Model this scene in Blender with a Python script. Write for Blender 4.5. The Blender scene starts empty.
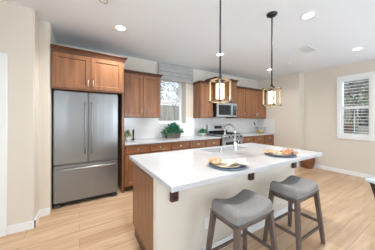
import bpy, bmesh, math, random
from math import pi, sin, cos, radians as R
from mathutils import Vector, Matrix

random.seed(7)
SC = bpy.context.scene
COL = SC.collection

# ------------------------------------------------------------------ camera
cam_d = bpy.data.cameras.new('camera')
cam = bpy.data.objects.new('camera', cam_d)
COL.objects.link(cam)
SC.camera = cam
cam_d.sensor_width = 36.0
cam_d.lens = 173.143 / 375 * 36
cam_d.shift_x = (187.5 - 186.894) / 375
cam_d.shift_y = (119.048 - 125.0) / 375
cam_d.clip_start = 0.02
cam.matrix_world = (Matrix.Translation((0, 0, 1.36)) @ Matrix.Rotation(R(-31.738), 4, 'Z')
                    @ Matrix.Rotation(R(90), 4, 'X') @ Matrix.Rotation(R(0.16), 4, 'Z'))

# ------------------------------------------------------------------ world
w = bpy.data.worlds.new('sky'); SC.world = w; w.use_nodes = True
nt = w.node_tree; nt.nodes.clear()
wo = nt.nodes.new('ShaderNodeOutputWorld'); bg = nt.nodes.new('ShaderNodeBackground')
tc = nt.nodes.new('ShaderNodeTexCoord'); sp = nt.nodes.new('ShaderNodeSeparateXYZ')
cr = nt.nodes.new('ShaderNodeValToRGB')
cr.color_ramp.elements[0].position = 0.0; cr.color_ramp.elements[0].color = (0.93, 0.95, 0.97, 1)
cr.color_ramp.elements[1].position = 0.7; cr.color_ramp.elements[1].color = (0.52, 0.70, 0.95, 1)
nt.links.new(tc.outputs['Generated'], sp.inputs[0]); nt.links.new(sp.outputs['Z'], cr.inputs[0])
nt.links.new(cr.outputs[0], bg.inputs['Color']); nt.links.new(bg.outputs[0], wo.inputs[0])
bg.inputs['Strength'].default_value = 1.15

SC.view_settings.view_transform = 'Standard'
SC.view_settings.look = 'None'
SC.view_settings.gamma = 1.0
SC.view_settings.use_curve_mapping = False
SC.view_settings.exposure = 0.18

sun_d = bpy.data.lights.new('sun', 'SUN'); sun_d.energy = 2.2; sun_d.angle = R(1); sun_d.color = (1, 0.96, 0.9)
sun = bpy.data.objects.new('sun', sun_d); COL.objects.link(sun)
sun.rotation_euler = Vector((-0.12, 0.55, -1)).to_track_quat('-Z', 'Y').to_euler()

CEIL = 2.72
def area_light(name, loc, direction, sx, sy, power, color=(1, 1, 1)):
    l = bpy.data.lights.new(name, 'AREA'); l.shape = 'RECTANGLE'; l.size = sx; l.size_y = sy
    l.energy = power; l.color = color
    o = bpy.data.objects.new(name, l); COL.objects.link(o); o.location = loc
    o.rotation_euler = Vector(direction).to_track_quat('-Z', 'Y').to_euler()
    return o
# daylight lamps added at invented unseen window openings, and one outside the shuttered window
TILT = 2.0
FRONT_X = (-2.1, 2.6, 4.7)
P_FRONT, P_RIGHT, P_SIDE, P_CAN, P_KCAN, P_SHUTTER = (125, 165, 30), 85, 290, 12, 108, 32
P_ICAN, P_FARCAN = 96, 46
for k, x in enumerate(FRONT_X):
    area_light('added_daylight', (x, -5.25, 1.35), (0, 1, TILT), 1.7, 2.1, P_FRONT[k], (0.71, 0.865, 1))
area_light('added_daylight', (5.75, -1.35, 1.3), (-1, 0, 0.6), 2.0, 2.1, P_RIGHT, (0.62, 0.81, 1))
area_light('added_daylight', (6.45, 1.42, 2.25), (-1, 0, -0.42), 1.4, 1.4, P_SHUTTER, (0.60, 0.80, 1))
area_light('added_daylight', (-5.15, -1.5, 1.35), (1, 0, TILT), 2.0, 2.1, P_SIDE, (0.71, 0.865, 1))

# ------------------------------------------------------------------ materials
def srgb(r, g, b):
    f = lambda c: (c / 255 / 12.92) if c / 255 <= 0.04045 else ((c / 255 + 0.055) / 1.055) ** 2.4
    return (f(r), f(g), f(b), 1)

def mat(name, col, rough=0.5, metal=0.0, noise=None, bump=None, spec=0.5, coat=0.0, emit=None, trans=0.0, ior=1.45):
    """noise=(scale xyz, second colour, detail)  bump=(scale, strength)"""
    m = bpy.data.materials.new(name); m.use_nodes = True
    n = m.node_tree; b = n.nodes['Principled BSDF']
    b.inputs['Base Color'].default_value = col
    b.inputs['Roughness'].default_value = rough
    b.inputs['Metallic'].default_value = metal
    b.inputs['Specular IOR Level'].default_value = spec
    b.inputs['Coat Weight'].default_value = coat
    b.inputs['Coat Roughness'].default_value = 0.1
    b.inputs['Transmission Weight'].default_value = trans
    b.inputs['IOR'].default_value = ior
    if emit:
        b.inputs['Emission Color'].default_value = emit[0]; b.inputs['Emission Strength'].default_value = emit[1]
    tcn = n.nodes.new('ShaderNodeTexCoord')
    if noise:
        mp = n.nodes.new('ShaderNodeMapping'); mp.inputs['Scale'].default_value = noise[0]
        nz = n.nodes.new('ShaderNodeTexNoise'); nz.inputs['Scale'].default_value = 1.0
        nz.inputs['Detail'].default_value = noise[2] if len(noise) > 2 else 3
        rp = n.nodes.new('ShaderNodeValToRGB')
        rp.color_ramp.elements[0].position = 0.3; rp.color_ramp.elements[0].color = col
        rp.color_ramp.elements[1].position = 0.72; rp.color_ramp.elements[1].color = noise[1]
        n.links.new(tcn.outputs['Object'], mp.inputs[0]); n.links.new(mp.outputs[0], nz.inputs[0])
        n.links.new(nz.outputs[0], rp.inputs[0]); n.links.new(rp.outputs[0], b.inputs['Base Color'])
    if bump:
        mp2 = n.nodes.new('ShaderNodeMapping')
        mp2.inputs['Scale'].default_value = bump[0] if hasattr(bump[0], '__len__') else (bump[0],) * 3
        nb = n.nodes.new('ShaderNodeTexNoise'); nb.inputs['Scale'].default_value = 1.0; nb.inputs['Detail'].default_value = 3
        bp = n.nodes.new('ShaderNodeBump'); bp.inputs['Strength'].default_value = bump[1]; bp.inputs['Distance'].default_value = 0.01
        n.links.new(tcn.outputs['Object'], mp2.inputs[0]); n.links.new(mp2.outputs[0], nb.inputs[0])
        n.links.new(nb.outputs[0], bp.inputs['Height']); n.links.new(bp.outputs[0], b.inputs['Normal'])
    return m

def brick_mat(name, c1, c2, mortar, bw, rh, msize, rough, rot=(0, 0, 0), grain=None, bump=0.0):
    m = bpy.data.materials.new(name); m.use_nodes = True
    n = m.node_tree; b = n.nodes['Principled BSDF']; b.inputs['Roughness'].default_value = rough
    tcn = n.nodes.new('ShaderNodeTexCoord'); mp = n.nodes.new('ShaderNodeMapping'); mp.inputs['Rotation'].default_value = rot
    br = n.nodes.new('ShaderNodeTexBrick'); br.offset = 0.37; br.offset_frequency = 2
    br.inputs['Scale'].default_value = 1; br.inputs['Brick Width'].default_value = bw; br.inputs['Row Height'].default_value = rh
    br.inputs['Mortar Size'].default_value = msize; br.inputs['Mortar Smooth'].default_value = 0.3
    br.inputs['Color1'].default_value = c1; br.inputs['Color2'].default_value = c2; br.inputs['Mortar'].default_value = mortar
    n.links.new(tcn.outputs['Object'], mp.inputs[0]); n.links.new(mp.outputs[0], br.inputs['Vector'])
    out = br.outputs['Color']
    if grain:
        mp2 = n.nodes.new('ShaderNodeMapping'); mp2.inputs['Scale'].default_value = grain[0]
        nz = n.nodes.new('ShaderNodeTexNoise'); nz.inputs['Scale'].default_value = 1; nz.inputs['Detail'].default_value = 5
        nz.inputs['Distortion'].default_value = 0.6
        rp = n.nodes.new('ShaderNodeValToRGB')
        rp.color_ramp.elements[0].position = 0.3; rp.color_ramp.elements[0].color = grain[1]
        rp.color_ramp.elements[1].position = 0.7; rp.color_ramp.elements[1].color = (1, 1, 1, 1)
        mx = n.nodes.new('ShaderNodeMix'); mx.data_type = 'RGBA'; mx.blend_type = 'MULTIPLY'; mx.inputs[0].default_value = 1.0
        n.links.new(tcn.outputs['Object'], mp2.inputs[0]); n.links.new(mp2.outputs[0], nz.inputs[0]); n.links.new(nz.outputs[0], rp.inputs[0])
        n.links.new(out, mx.inputs[6]); n.links.new(rp.outputs[0], mx.inputs[7]); out = mx.outputs[2]
    n.links.new(out, b.inputs['Base Color'])
    if bump:
        bp = n.nodes.new('ShaderNodeBump'); bp.inputs['Strength'].default_value = bump; bp.inputs['Distance'].default_value = 0.002; bp.invert = True
        n.links.new(br.outputs['Fac'], bp.inputs['Height']); n.links.new(bp.outputs[0], b.inputs['Normal'])
    return m

def glass_mat(name, tint=(1, 1, 1, 1), gloss=0.06, rough=0.02):
    m = bpy.data.materials.new(name); m.use_nodes = True
    n = m.node_tree; n.nodes.remove(n.nodes['Principled BSDF'])
    t = n.nodes.new('ShaderNodeBsdfTransparent'); t.inputs[0].default_value = tint
    g = n.nodes.new('ShaderNodeBsdfGlossy'); g.inputs['Roughness'].default_value = rough
    mx = n.nodes.new('ShaderNodeMixShader'); mx.inputs[0].default_value = gloss
    n.links.new(t.outputs[0], mx.inputs[1]); n.links.new(g.outputs[0], mx.inputs[2])
    n.links.new(mx.outputs[0], n.nodes['Material Output'].inputs[0])
    return m

M = {}
M['wall'] = mat('cream wall paint', srgb(221, 212, 199), 0.85, bump=(60, 0.05), spec=0.2)
M['ceil'] = mat('white ceiling paint', srgb(236, 241, 247), 0.9, bump=(50, 0.05), spec=0.2)
M['trim'] = mat('white trim paint', srgb(238, 238, 236), 0.45, spec=0.4)
M['floor'] = brick_mat('light oak planks', srgb(216, 187, 157), srgb(194, 162, 132), srgb(150, 120, 94), 1.45, 0.165, 0.002, 0.36,
                       grain=((1.6, 16, 1), srgb(226, 212, 194)), bump=0.15)
M['wood'] = mat('brown stained maple', srgb(116, 74, 47), 0.38, noise=((22, 22, 1.6), srgb(150, 103, 68), 5), coat=0.15)
M['wood_dark'] = mat('dark stained cabinet trim', srgb(76, 44, 28), 0.4, noise=((3, 20, 20), srgb(92, 56, 36), 4))
M['wood_h'] = mat('brown stained maple drawer grain', srgb(120, 76, 50), 0.38, noise=((1.6, 22, 22), srgb(146, 99, 68), 5), coat=0.15)
M['toe'] = mat('dark toe kick', srgb(84, 52, 36), 0.6)
M['quartz'] = mat('white quartz', srgb(195, 195, 195), 0.05, noise=((6, 6, 6), srgb(188, 189, 191), 6), spec=0.5)
M['tile'] = brick_mat('white subway tile', srgb(229, 226, 223), srgb(225, 222, 219), srgb(217, 214, 211), 0.2, 0.075, 0.002, 0.15, rot=(R(90), 0, 0))
M['tile_side'] = brick_mat('white subway tile side', srgb(229, 226, 223), srgb(225, 222, 219), srgb(217, 214, 211), 0.2, 0.075, 0.002, 0.15, rot=(R(90), 0, R(90)))
M['steel'] = mat('brushed stainless steel', (0.46, 0.465, 0.47, 1), 0.3, 0.95, bump=((3, 3, 90), 0.02))
M['steel_v'] = mat('brushed stainless fridge skin', (0.27, 0.27, 0.27, 1), 0.28, 0.75, bump=((9, 9, 0.2), 0.4))
M['sinksteel'] = mat('satin sink steel', (0.74, 0.745, 0.75, 1), 0.38, 0.7)
M['chrome'] = mat('polished chrome', (0.66, 0.67, 0.68, 1), 0.10, 1.0)
M['nickel'] = mat('satin nickel', (0.75, 0.73, 0.70, 1), 0.28, 1.0)
M['darkgrey'] = mat('dark grey plastic', srgb(62, 64, 66), 0.5)
M['black'] = mat('black enamel', srgb(22, 22, 24), 0.3)
M['blackglass'] = mat('black oven glass', srgb(30, 31, 33), 0.06, spec=0.7)
M['iron'] = mat('dark forged iron', srgb(62, 62, 66), 0.45, 0.6)
M['castiron'] = mat('cast iron', srgb(34, 34, 36), 0.65)
M['panpost'] = mat('pale oak lantern post', srgb(168, 144, 112), 0.55, noise=((20, 20, 3), srgb(140, 118, 90), 4))
M['lampglass'] = glass_mat('lit seeded lamp glass', (0.95, 0.93, 0.88, 1), 0.05)
_n = M['lampglass'].node_tree; _e = _n.nodes.new('ShaderNodeEmission'); _e.inputs[0].default_value = srgb(255, 236, 204); _e.inputs[1].default_value = 0.62
_a = _n.nodes.new('ShaderNodeAddShader'); _o = _n.nodes['Material Output']; _l = _o.inputs[0].links[0].from_socket
_n.links.new(_l, _a.inputs[0]); _n.links.new(_e.outputs[0], _a.inputs[1]); _n.links.new(_a.outputs[0], _o.inputs[0])
M['bulb'] = mat('lit bulb', (1, 1, 1, 1), 0.5, emit=((1, 0.93, 0.82, 1), 6.0))
M['canlens'] = mat('lit downlight lens', (1, 1, 1, 1), 0.4, emit=((1, 0.97, 0.92, 1), 9.0))
M['seat'] = mat('grey linen upholstery', srgb(152, 148, 145), 0.95, noise=((120, 120, 120), srgb(128, 125, 124), 2), bump=(220, 0.25), spec=0.1)
M['stoolwood'] = mat('weathered grey brown wood', srgb(112, 96, 86), 0.6, noise=((40, 40, 3), srgb(84, 72, 66), 4))
M['darkwood'] = mat('espresso brown wood', srgb(66, 46, 42), 0.45, noise=((30, 30, 4), srgb(50, 34, 32), 3))
M['tabletop'] = mat('pale blue grey lacquer', srgb(196, 208, 222), 0.2)
M['nail'] = mat('pewter nailheads', (0.16, 0.155, 0.15, 1), 0.4, 1.0)
M['shade'] = mat('grey woven shade fabric', srgb(182, 181, 179), 0.95, noise=((8, 60, 60), srgb(160, 159, 158), 4), bump=((30, 200, 200), 0.3), spec=0.1)
M['charger'] = mat('slate blue charger', srgb(112, 124, 146), 0.55, noise=((30, 30, 30), srgb(88, 100, 124), 3))
M['cream'] = mat('cream glazed stoneware', srgb(214, 200, 172), 0.3)
M['napkin_tan'] = mat('tan linen', srgb(176, 136, 102), 0.9, noise=((26, 26, 26), srgb(212, 186, 156), 3), spec=0.1)
M['napkin_white'] = mat('white linen', srgb(216, 210, 202), 0.9, noise=((30, 30, 30), srgb(196, 186, 174), 3), spec=0.1)
M['napkin_brown'] = mat('caramel brown linen', srgb(150, 100, 70), 0.9, noise=((28, 28, 28), srgb(190, 146, 114), 3), spec=0.1)
M['leaf'] = mat('green leaf', srgb(74, 148, 92), 0.5, noise=((14, 14, 14), srgb(44, 104, 74), 3))
M['leaf_teal'] = mat('blue green leaf', srgb(82, 152, 134), 0.5, noise=((14, 14, 14), srgb(48, 112, 104), 3))
M['leaf_lime'] = mat('pale lime leaf', srgb(170, 186, 104), 0.55, noise=((30, 30, 30), srgb(112, 140, 70), 3))
M['planter'] = mat('grey brown wicker planter', srgb(128, 112, 100), 0.8, noise=((14, 14, 60), srgb(96, 82, 74), 3), bump=((30, 30, 90), 0.6))
M['basket'] = mat('brown wicker', srgb(150, 96, 58), 0.75, noise=((12, 12, 60), srgb(104, 62, 36), 3), bump=((26, 26, 80), 0.8))
M['pot'] = mat('white ceramic', srgb(236, 234, 228), 0.3)
M['lemon'] = mat('lemon peel', srgb(250, 196, 50), 0.45, bump=(120, 0.2))
M['bowlglass'] = glass_mat('clear bowl glass', (0.96, 0.97, 0.97, 1), 0.07)
M['pane'] = glass_mat('window pane', (0.97, 0.98, 0.98, 1), 0.05)
M['outlet_brown'] = mat('brown outlet plate', srgb(78, 44, 40), 0.45)
M['outlet_dark'] = mat('dark socket', srgb(40, 24, 22), 0.5)
M['fence'] = mat('weathered grey fence boards', srgb(196, 192, 182), 0.9, noise=((9, 9, 0.8), srgb(130, 128, 120), 4))
M['bark'] = mat('grey bark', srgb(122, 112, 102), 0.95)
M['foliage'] = mat('grey green foliage', srgb(168, 170, 150), 0.8, noise=((4, 4, 4), srgb(124, 130, 110), 3))
M['stucco'] = mat('tan stucco', srgb(206, 190, 166), 0.9)
M['rooftile'] = mat('brown roof tile', srgb(132, 104, 88), 0.9)
M['brick'] = mat('red brown brick', srgb(150, 96, 74), 0.9)
M['lawn'] = mat('lawn', srgb(116, 132, 84), 0.95, noise=((5, 5, 5), srgb(150, 146, 112), 3))
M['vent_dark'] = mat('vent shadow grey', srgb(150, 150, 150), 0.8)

# ------------------------------------------------------------------ mesh helpers
class MB:
    def __init__(s): s.bm = bmesh.new()
    def box(s, a, b, bev=0.0, seg=2, rot=None, pivot=None):
        x0, y0, z0 = a; x1, y1, z1 = b
        t = bmesh.new()
        vs = [t.verts.new((x, y, z)) for x in (x0, x1) for y in (y0, y1) for z in (z0, z1)]
        for f in ((0, 1, 3, 2), (4, 6, 7, 5), (0, 4, 5, 1), (2, 3, 7, 6), (0, 2, 6, 4), (1, 5, 7, 3)):
            t.faces.new([vs[i] for i in f])
        bmesh.ops.recalc_face_normals(t, faces=t.faces)
        if bev: bmesh.ops.bevel(t, geom=t.edges[:], offset=bev, segments=seg, affect='EDGES', clamp_overlap=True)
        if rot is not None:
            pv = Vector(pivot if pivot else ((x0 + x1) / 2, (y0 + y1) / 2, (z0 + z1) / 2))
            bmesh.ops.transform(t, matrix=Matrix.Translation(pv) @ rot.to_4x4() @ Matrix.Translation(-pv), verts=t.verts)
        s.merge(t); return s
    def merge(s, t):
        me = bpy.data.meshes.new('tmp'); t.to_mesh(me); t.free(); s.bm.from_mesh(me); bpy.data.meshes.remove(me)
    def hexa(s, b4, t4, bev=0.0):
        """tapered bar: four bottom and four top corner points"""
        t = bmesh.new(); vb = [t.verts.new(p) for p in b4]; vt = [t.verts.new(p) for p in t4]
        t.faces.new(vb[::-1]); t.faces.new(vt)
        for i in range(4): t.faces.new((vb[i], vb[(i + 1) % 4], vt[(i + 1) % 4], vt[i]))
        bmesh.ops.recalc_face_normals(t, faces=t.faces)
        if bev: bmesh.ops.bevel(t, geom=t.edges[:], offset=bev, segments=2, affect='EDGES', clamp_overlap=True)
        s.merge(t); return s
    def bar(s, p, q, w, d, bev=0.003, up=(0, 0, 1), taper=1.0):
        p = Vector(p); q = Vector(q); z = (q - p).normalized(); u = Vector(up)
        if abs(z.dot(u)) > 0.95: u = Vector((0, 1, 0))
        x = u.cross(z).normalized(); y = z.cross(x)
        def ring(c, k): return [c + x * (w / 2 * k * a) + y * (d / 2 * k * b) for a, b in ((-1, -1), (1, -1), (1, 1), (-1, 1))]
        return s.hexa(ring(p, 1.0), ring(q, taper), bev)
    def tube(s, pts, r, n=12, cap=True, smooth=True):
        pts = [Vector(p) for p in pts]; t = bmesh.new(); rings = []
        pn = None
        for i, p in enumerate(pts):
            d = (pts[min(i + 1, len(pts) - 1)] - pts[max(i - 1, 0)]).normalized()
            if pn is None:
                a = Vector((0, 0, 1)) if abs(d.z) < 0.9 else Vector((1, 0, 0)); pn = d.cross(a).normalized()
            pn = (pn - d * pn.dot(d)).normalized(); bn = d.cross(pn)
            rr = r[i] if hasattr(r, '__len__') else r
            rings.append([t.verts.new(p + (pn * cos(2 * pi * k / n) + bn * sin(2 * pi * k / n)) * rr) for k in range(n)])
        for a, b in zip(rings, rings[1:]):
            for k in range(n):
                f = t.faces.new((a[k], a[(k + 1) % n], b[(k + 1) % n], b[k])); f.smooth = smooth
        if cap: t.faces.new(rings[0][::-1]); t.faces.new(rings[-1])
        bmesh.ops.recalc_face_normals(t, faces=t.faces)
        s.merge(t); return s
    def lathe(s, prof, c=(0, 0, 0), n=32, smooth=True):
        """prof: (radius, z) from the bottom axis round to the end; r = 0 closes"""
        t = bmesh.new(); rings = []
        for r, z in prof:
            if r <= 1e-6: rings.append([t.verts.new((c[0], c[1], c[2] + z))])
            else: rings.append([t.verts.new((c[0] + r * cos(2 * pi * k / n), c[1] + r * sin(2 * pi * k / n), c[2] + z)) for k in range(n)])
        for a, b in zip(rings, rings[1:]):
            for k in range(n):
                if len(a) == 1 and len(b) == 1: continue
                if len(a) == 1: f = t.faces.new((a[0], b[(k + 1) % n], b[k]))
                elif len(b) == 1: f = t.faces.new((a[k], a[(k + 1) % n], b[0]))
                else: f = t.faces.new((a[k], a[(k + 1) % n], b[(k + 1) % n], b[k]))
                f.smooth = smooth
        bmesh.ops.recalc_face_normals(t, faces=t.faces)
        s.merge(t); return s
    def prism(s, poly, z0, z1, bev=0.0):
        t = bmesh.new(); a = [t.verts.new((x, y, z0)) for x, y in poly]; b = [t.verts.new((x, y, z1)) for x, y in poly]
        t.faces.new(a[::-1]); t.faces.new(b); n = len(poly)
        for i in range(n): t.faces.new((a[i], a[(i + 1) % n], b[(i + 1) % n], b[i]))
        bmesh.ops.recalc_face_normals(t, faces=t.faces)
        if bev: bmesh.ops.bevel(t, geom=[e for e in t.edges if abs(e.verts[0].co.z - e.verts[1].co.z) > 0.01], offset=bev, segments=4, affect='EDGES')
        s.merge(t); return s
    def extrude_x(s, prof, x0, x1):
        """prof: list of (y, z), extruded along X"""
        t = bmesh.new(); a = [t.verts.new((x0, y, z)) for y, z in prof]; b = [t.verts.new((x1, y, z)) for y, z in prof]; n = len(prof)
        t.faces.new(a); t.faces.new(b[::-1])
        for i in range(n): t.faces.new((a[i], b[i], b[(i + 1) % n], a[(i + 1) % n]))
        bmesh.ops.recalc_face_normals(t, faces=t.faces); s.merge(t); return s
    def panel(s, x0, x1, z0, z1, y, t=0.02, fr=0.06, dep=0.012, slope=0.010):
        """shaker front facing -Y: frame with a recessed panel; y is the front plane"""
        tb = bmesh.new()
        def loop(i, yy): return [tb.verts.new(p) for p in ((x0 + i, yy, z0 + i), (x1 - i, yy, z0 + i), (x1 - i, yy, z1 - i), (x0 + i, yy, z1 - i))]
        Ls = [loop(0, y + t), loop(0, y + 0.003), loop(0.003, y), loop(fr, y), loop(fr + slope, y + dep)]
        tb.faces.new(Ls[0]); tb.faces.new(Ls[-1])
        for a, b in zip(Ls, Ls[1:]):
            for k in range(4): tb.faces.new((a[k], a[(k + 1) % 4], b[(k + 1) % 4], b[k]))
        bmesh.ops.recalc_face_normals(tb, faces=tb.faces); s.merge(tb); return s
    def build(s, name, m, parent=None, loc=None, smooth=False):
        me = bpy.data.meshes.new(name)
        if parent is not None:
            off = WORLD[parent]
            bmesh.ops.translate(s.bm, vec=-off, verts=s.bm.verts)
        elif loc is not None:
            bmesh.ops.translate(s.bm, vec=-Vector(loc), verts=s.bm.verts)
        s.bm.to_mesh(me); s.bm.free()
        ms = m if isinstance(m, (list, tuple)) else [m]
        for q in ms: me.materials.append(M[q])
        if smooth:
            for p in me.polygons: p.use_smooth = True
        o = bpy.data.objects.new(name, me); COL.objects.link(o)
        if parent is not None:
            o.parent = parent; WORLD[o] = WORLD[parent].copy()
        elif loc is not None:
            o.location = loc; WORLD[o] = Vector(loc)
        else: WORLD[o] = Vector((0, 0, 0))
        return o

WORLD = {}
def tag(o, label=None, cat=None, group=None, kind=None):
    if label: o['label'] = label
    if cat: o['category'] = cat
    if group: o['group'] = group
    if kind: o['kind'] = kind
    return o
def thing(name, label, cat, loc=(0, 0, 0), group=None):
    o = bpy.data.objects.new(name, None); COL.objects.link(o); o.location = loc; o.empty_display_size = 0.1
    WORLD[o] = Vector(loc); return tag(o, label, cat, group)
def struct(name, mb, m, label=None):
    o = mb.build(name, m); return tag(o, label, None, None, 'structure')
def copy_tree(o, parent=None):
    c = o.copy(); COL.objects.link(c)
    if parent is not None: c.parent = parent
    for ch in list(o.children): copy_tree(ch, c)
    return c
def solidify(o, t, off=0):
    md = o.modifiers.new('thickness', 'SOLIDIFY'); md.thickness = t; md.offset = off; return o
def subsurf(o, n=1):
    md = o.modifiers.new('smooth', 'SUBSURF'); md.levels = n; md.render_levels = n; return o

# ================================================================== ROOM SHELL
YB = 3.90          # back wall face
XK = 5.36          # right wall face in the kitchen
XR = 5.65          # right wall face by the shuttered window
struct('floor', MB().box((-5.4, -5.4, -0.12), (6.0, 4.4, 0.0)), 'floor')
struct('ceiling', MB().box((-5.4, -5.4, CEIL), (6.0, 4.4, CEIL + 0.12)), 'ceil')
# back wall with the kitchen window opening
WX0, WX1, WZ0, WZ1 = 1.60, 2.38, 1.24, 2.42
b = MB()
b.box((-0.36, YB, 0), (WX0, YB + 0.30, CEIL)); b.box((WX1, YB, 0), (XK, YB + 0.30, CEIL))
b.box((WX0, YB, 0), (WX1, YB + 0.30, WZ0)); b.box((WX0, YB, WZ1), (WX1, YB + 0.30, CEIL))
struct('wall_back', b, 'wall')
# left wall with its two jogs, and the door opening
b = MB()
b.prism([(-0.80, 2.83), (-0.48, 2.83), (-0.48, 3.115), (-0.36, 3.115), (-0.36, YB + 0.30), (-0.80, YB + 0.30)], 0, CEIL, 0.012)
b.box((-1.64, 2.83, 2.04), (-0.80, 2.99, CEIL)); b.box((-5.4, 2.83, 0), (-1.64, 2.99, CEIL))
struct('wall_left', b, 'wall')
# right wall: the kitchen return and the window wall
RY0, RY1, RZ0, RZ1 = 1.13, 1.72, 0.93, 2.385
b = MB()
b.prism([(XK, 2.54), (6.0, 2.54), (6.0, YB + 0.30), (XK, YB + 0.30)], 0, CEIL, 0.012)
b.box((XR, RY1, 0), (XR + 0.18, 2.54, CEIL)); b.box((XR, -0.35, 0), (XR + 0.18, RY0, CEIL))
b.box((XR, RY0, 0), (XR + 0.18, RY1, RZ0)); b.box((XR, RY0, RZ1), (XR + 0.18, RY1, CEIL))
b.box((XR, -2.35, 2.35), (XR + 0.18, -0.35, CEIL)); b.box((XR, -2.35, 0), (XR + 0.18, -0.35, 0.25)); b.box((XR, -5.4, 0), (XR + 0.18, -2.35, CEIL))  # wide opening out of view, invented for the right-hand lamp
struct('wall_right', b, 'wall')
# wall behind the camera with three tall window openings invented to let light in, and the far side wall
b = MB(); xs = [-5.4]
for x in FRONT_X: xs += [x - 0.85, x + 0.85]
xs += [6.0]
for i in range(0, len(xs), 2): b.box((xs[i], -5.2, 0), (xs[i + 1], -5.05, CEIL))
for x in FRONT_X:
    b.box((x - 0.85, -5.2, 0), (x + 0.85, -5.05, 0.3)); b.box((x - 0.85, -5.2, 2.4), (x + 0.85, -5.05, CEIL))
struct('wall_front', b, 'wall')
b = MB()
b.box((-5.12, -5.05, 0), (-5.0, -2.5, CEIL)); b.box((-5.12, -0.5, 0), (-5.0, 2.83, CEIL))
b.box((-5.12, -2.5, 0), (-5.0, -0.5, 0.3)); b.box((-5.12, -2.5, 2.4), (-5.0, -0.5, CEIL))  # unseen window opening, made up so the side lamp shines in
b.box((-1.92, 1.3, 0), (-1.80, 2.829, CEIL))  # unseen partition added to keep the side lamp off the left wall
struct('wall_side_and_added_partition', b, 'wall')
# baseboards
def baseboard_poly(name, pts, h=0.10, t=0.014):
    b = MB()
    for (x0, y0, x1, y1, nx, ny) in pts:
        a = (min(x0, x1) + min(0, nx * t), min(y0, y1) + min(0, ny * t), 0.0)
        c = (max(x0, x1) + max(0, nx * t), max(y0, y1) + max(0, ny * t), h)
        b.box(a, c, 0.003)
    return struct(name, b, 'trim')
baseboard_poly('baseboard_left', [(-0.72, 2.83, -0.466, 2.83, 0, -1), (-0.48, 2.816, -0.48, 3.101, 1, 0), (-0.48, 3.115, -0.36, 3.115, 0, -1)])
baseboard_poly('baseboard_right', [(XK, 2.54, XK, 3.26, -1, 0), (XK - 0.014, 2.54, XR, 2.54, 0, -1), (XR, -0.35, XR, 2.526, -1, 0)])
# door on the left: casing and leaf
b = MB()
b.box((-0.80, 2.808, 0), (-0.72, 2.83, 2.115), 0.004); b.box((-1.72, 2.808, 0), (-1.64, 2.83, 2.115), 0.004); b.box((-1.64, 2.808, 2.04), (-0.80, 2.83, 2.115), 0.004)
struct('trim_1', b, 'trim')
d1 = MB().panel(-1.635, -0.805, 0.005, 2.035, 2.86, 0.04, 0.12, 0.01, 0.02).build('door_1', 'trim'); tag(d1, kind='structure')
MB().tube([(-0.87, 2.86, 0.95), (-0.87, 2.80, 0.95)], 0.012).tube([(-0.87, 2.805, 0.95), (-0.98, 2.805, 0.95)], 0.01).build('door_handle', 'nickel', d1)

# kitchen window: frame, meeting rail, panes
wy = YB + 0.20
def window_frame(b, x0, x1, z0, z1, y, t, d):
    b.box((x0, y, z0), (x0 + t, y + d, z1), 0.004); b.box((x1 - t, y, z0), (x1, y + d, z1), 0.004)
    b.box((x0 + t, y, z0), (x1 - t, y + d, z0 + t), 0.004); b.box((x0 + t, y, z1 - t), (x1 - t, y + d, z1), 0.004)
win = thing('window_1', None, None, (2.0, wy, WZ0)); win['kind'] = 'structure'
b = MB(); window_frame(b, WX0, WX1, WZ0, WZ1, wy, 0.075, 0.06); b.box((WX0 + 0.075, wy + 0.005, 1.755), (WX1 - 0.075, wy + 0.055, 1.80), 0.003)
b.build('window_frame', 'trim', win)
MB().box((WX0 + 0.07, wy + 0.026, WZ0 + 0.07), (WX1 - 0.07, wy + 0.032, 1.757)).build('pane', 'pane', win)
MB().box((WX0 + 0.07, wy + 0.026, 1.798), (WX1 - 0.07, wy + 0.032, WZ1 - 0.07)).build('pane', 'pane', win)
struct('window_sill', MB().box((WX0 + 0.002, YB - 0.008, WZ0 - 0.004), (WX1 - 0.002, wy, WZ0 + 0.012), 0.003), 'trim')

# right window: casing and pane
win2 = thing('window_2', None, None, (XR, 1.42, RZ0)); win2['kind'] = 'structure'
b = MB()
b.box((XR - 0.03, RY0 - 0.04, RZ0 - 0.06), (XR, RY0 + 0.035, RZ1 + 0.06), 0.004); b.box((XR - 0.03, RY1 - 0.035, RZ0 - 0.06), (XR, RY1 + 0.04, RZ1 + 0.06), 0.004)
b.box((XR - 0.03, RY0 + 0.035, RZ0 - 0.06), (XR, RY1 - 0.035, RZ0 + 0.035), 0.004); b.box((XR - 0.03, RY0 + 0.035, RZ1 - 0.035), (XR, RY1 - 0.035, RZ1 + 0.06), 0.004)
b.build('window_frame', 'trim', win2)
b = MB(); t = 0.04
x = XR + 0.12
b.box((x, RY0, RZ0), (x + 0.05, RY0 + t, RZ1)); b.box((x, RY1 - t, RZ0), (x + 0.05, RY1, RZ1)); b.box((x, RY0 + t, RZ0), (x + 0.05, RY1 - t, RZ0 + t)); b.box((x, RY0 + t, RZ1 - t), (x + 0.05, RY1 - t, RZ1))
b.box((x, RY0 + t, 1.63), (x + 0.05, RY1 - t, 1.67))
b.build('sash', 'trim', win2)
MB().box((x + 0.02, RY0 + 0.035, RZ0 + 0.035), (x + 0.026, RY1 - 0.035, RZ1 - 0.035)).build('pane', 'pane', win2)

# ================================================================== OUTSIDE
struct('ground', MB().box((-14, 4.4, -0.4), (22, 26, -0.25)).box((6.2, -8, -0.4), (22, 4.4, -0.25)), 'lawn')

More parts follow.
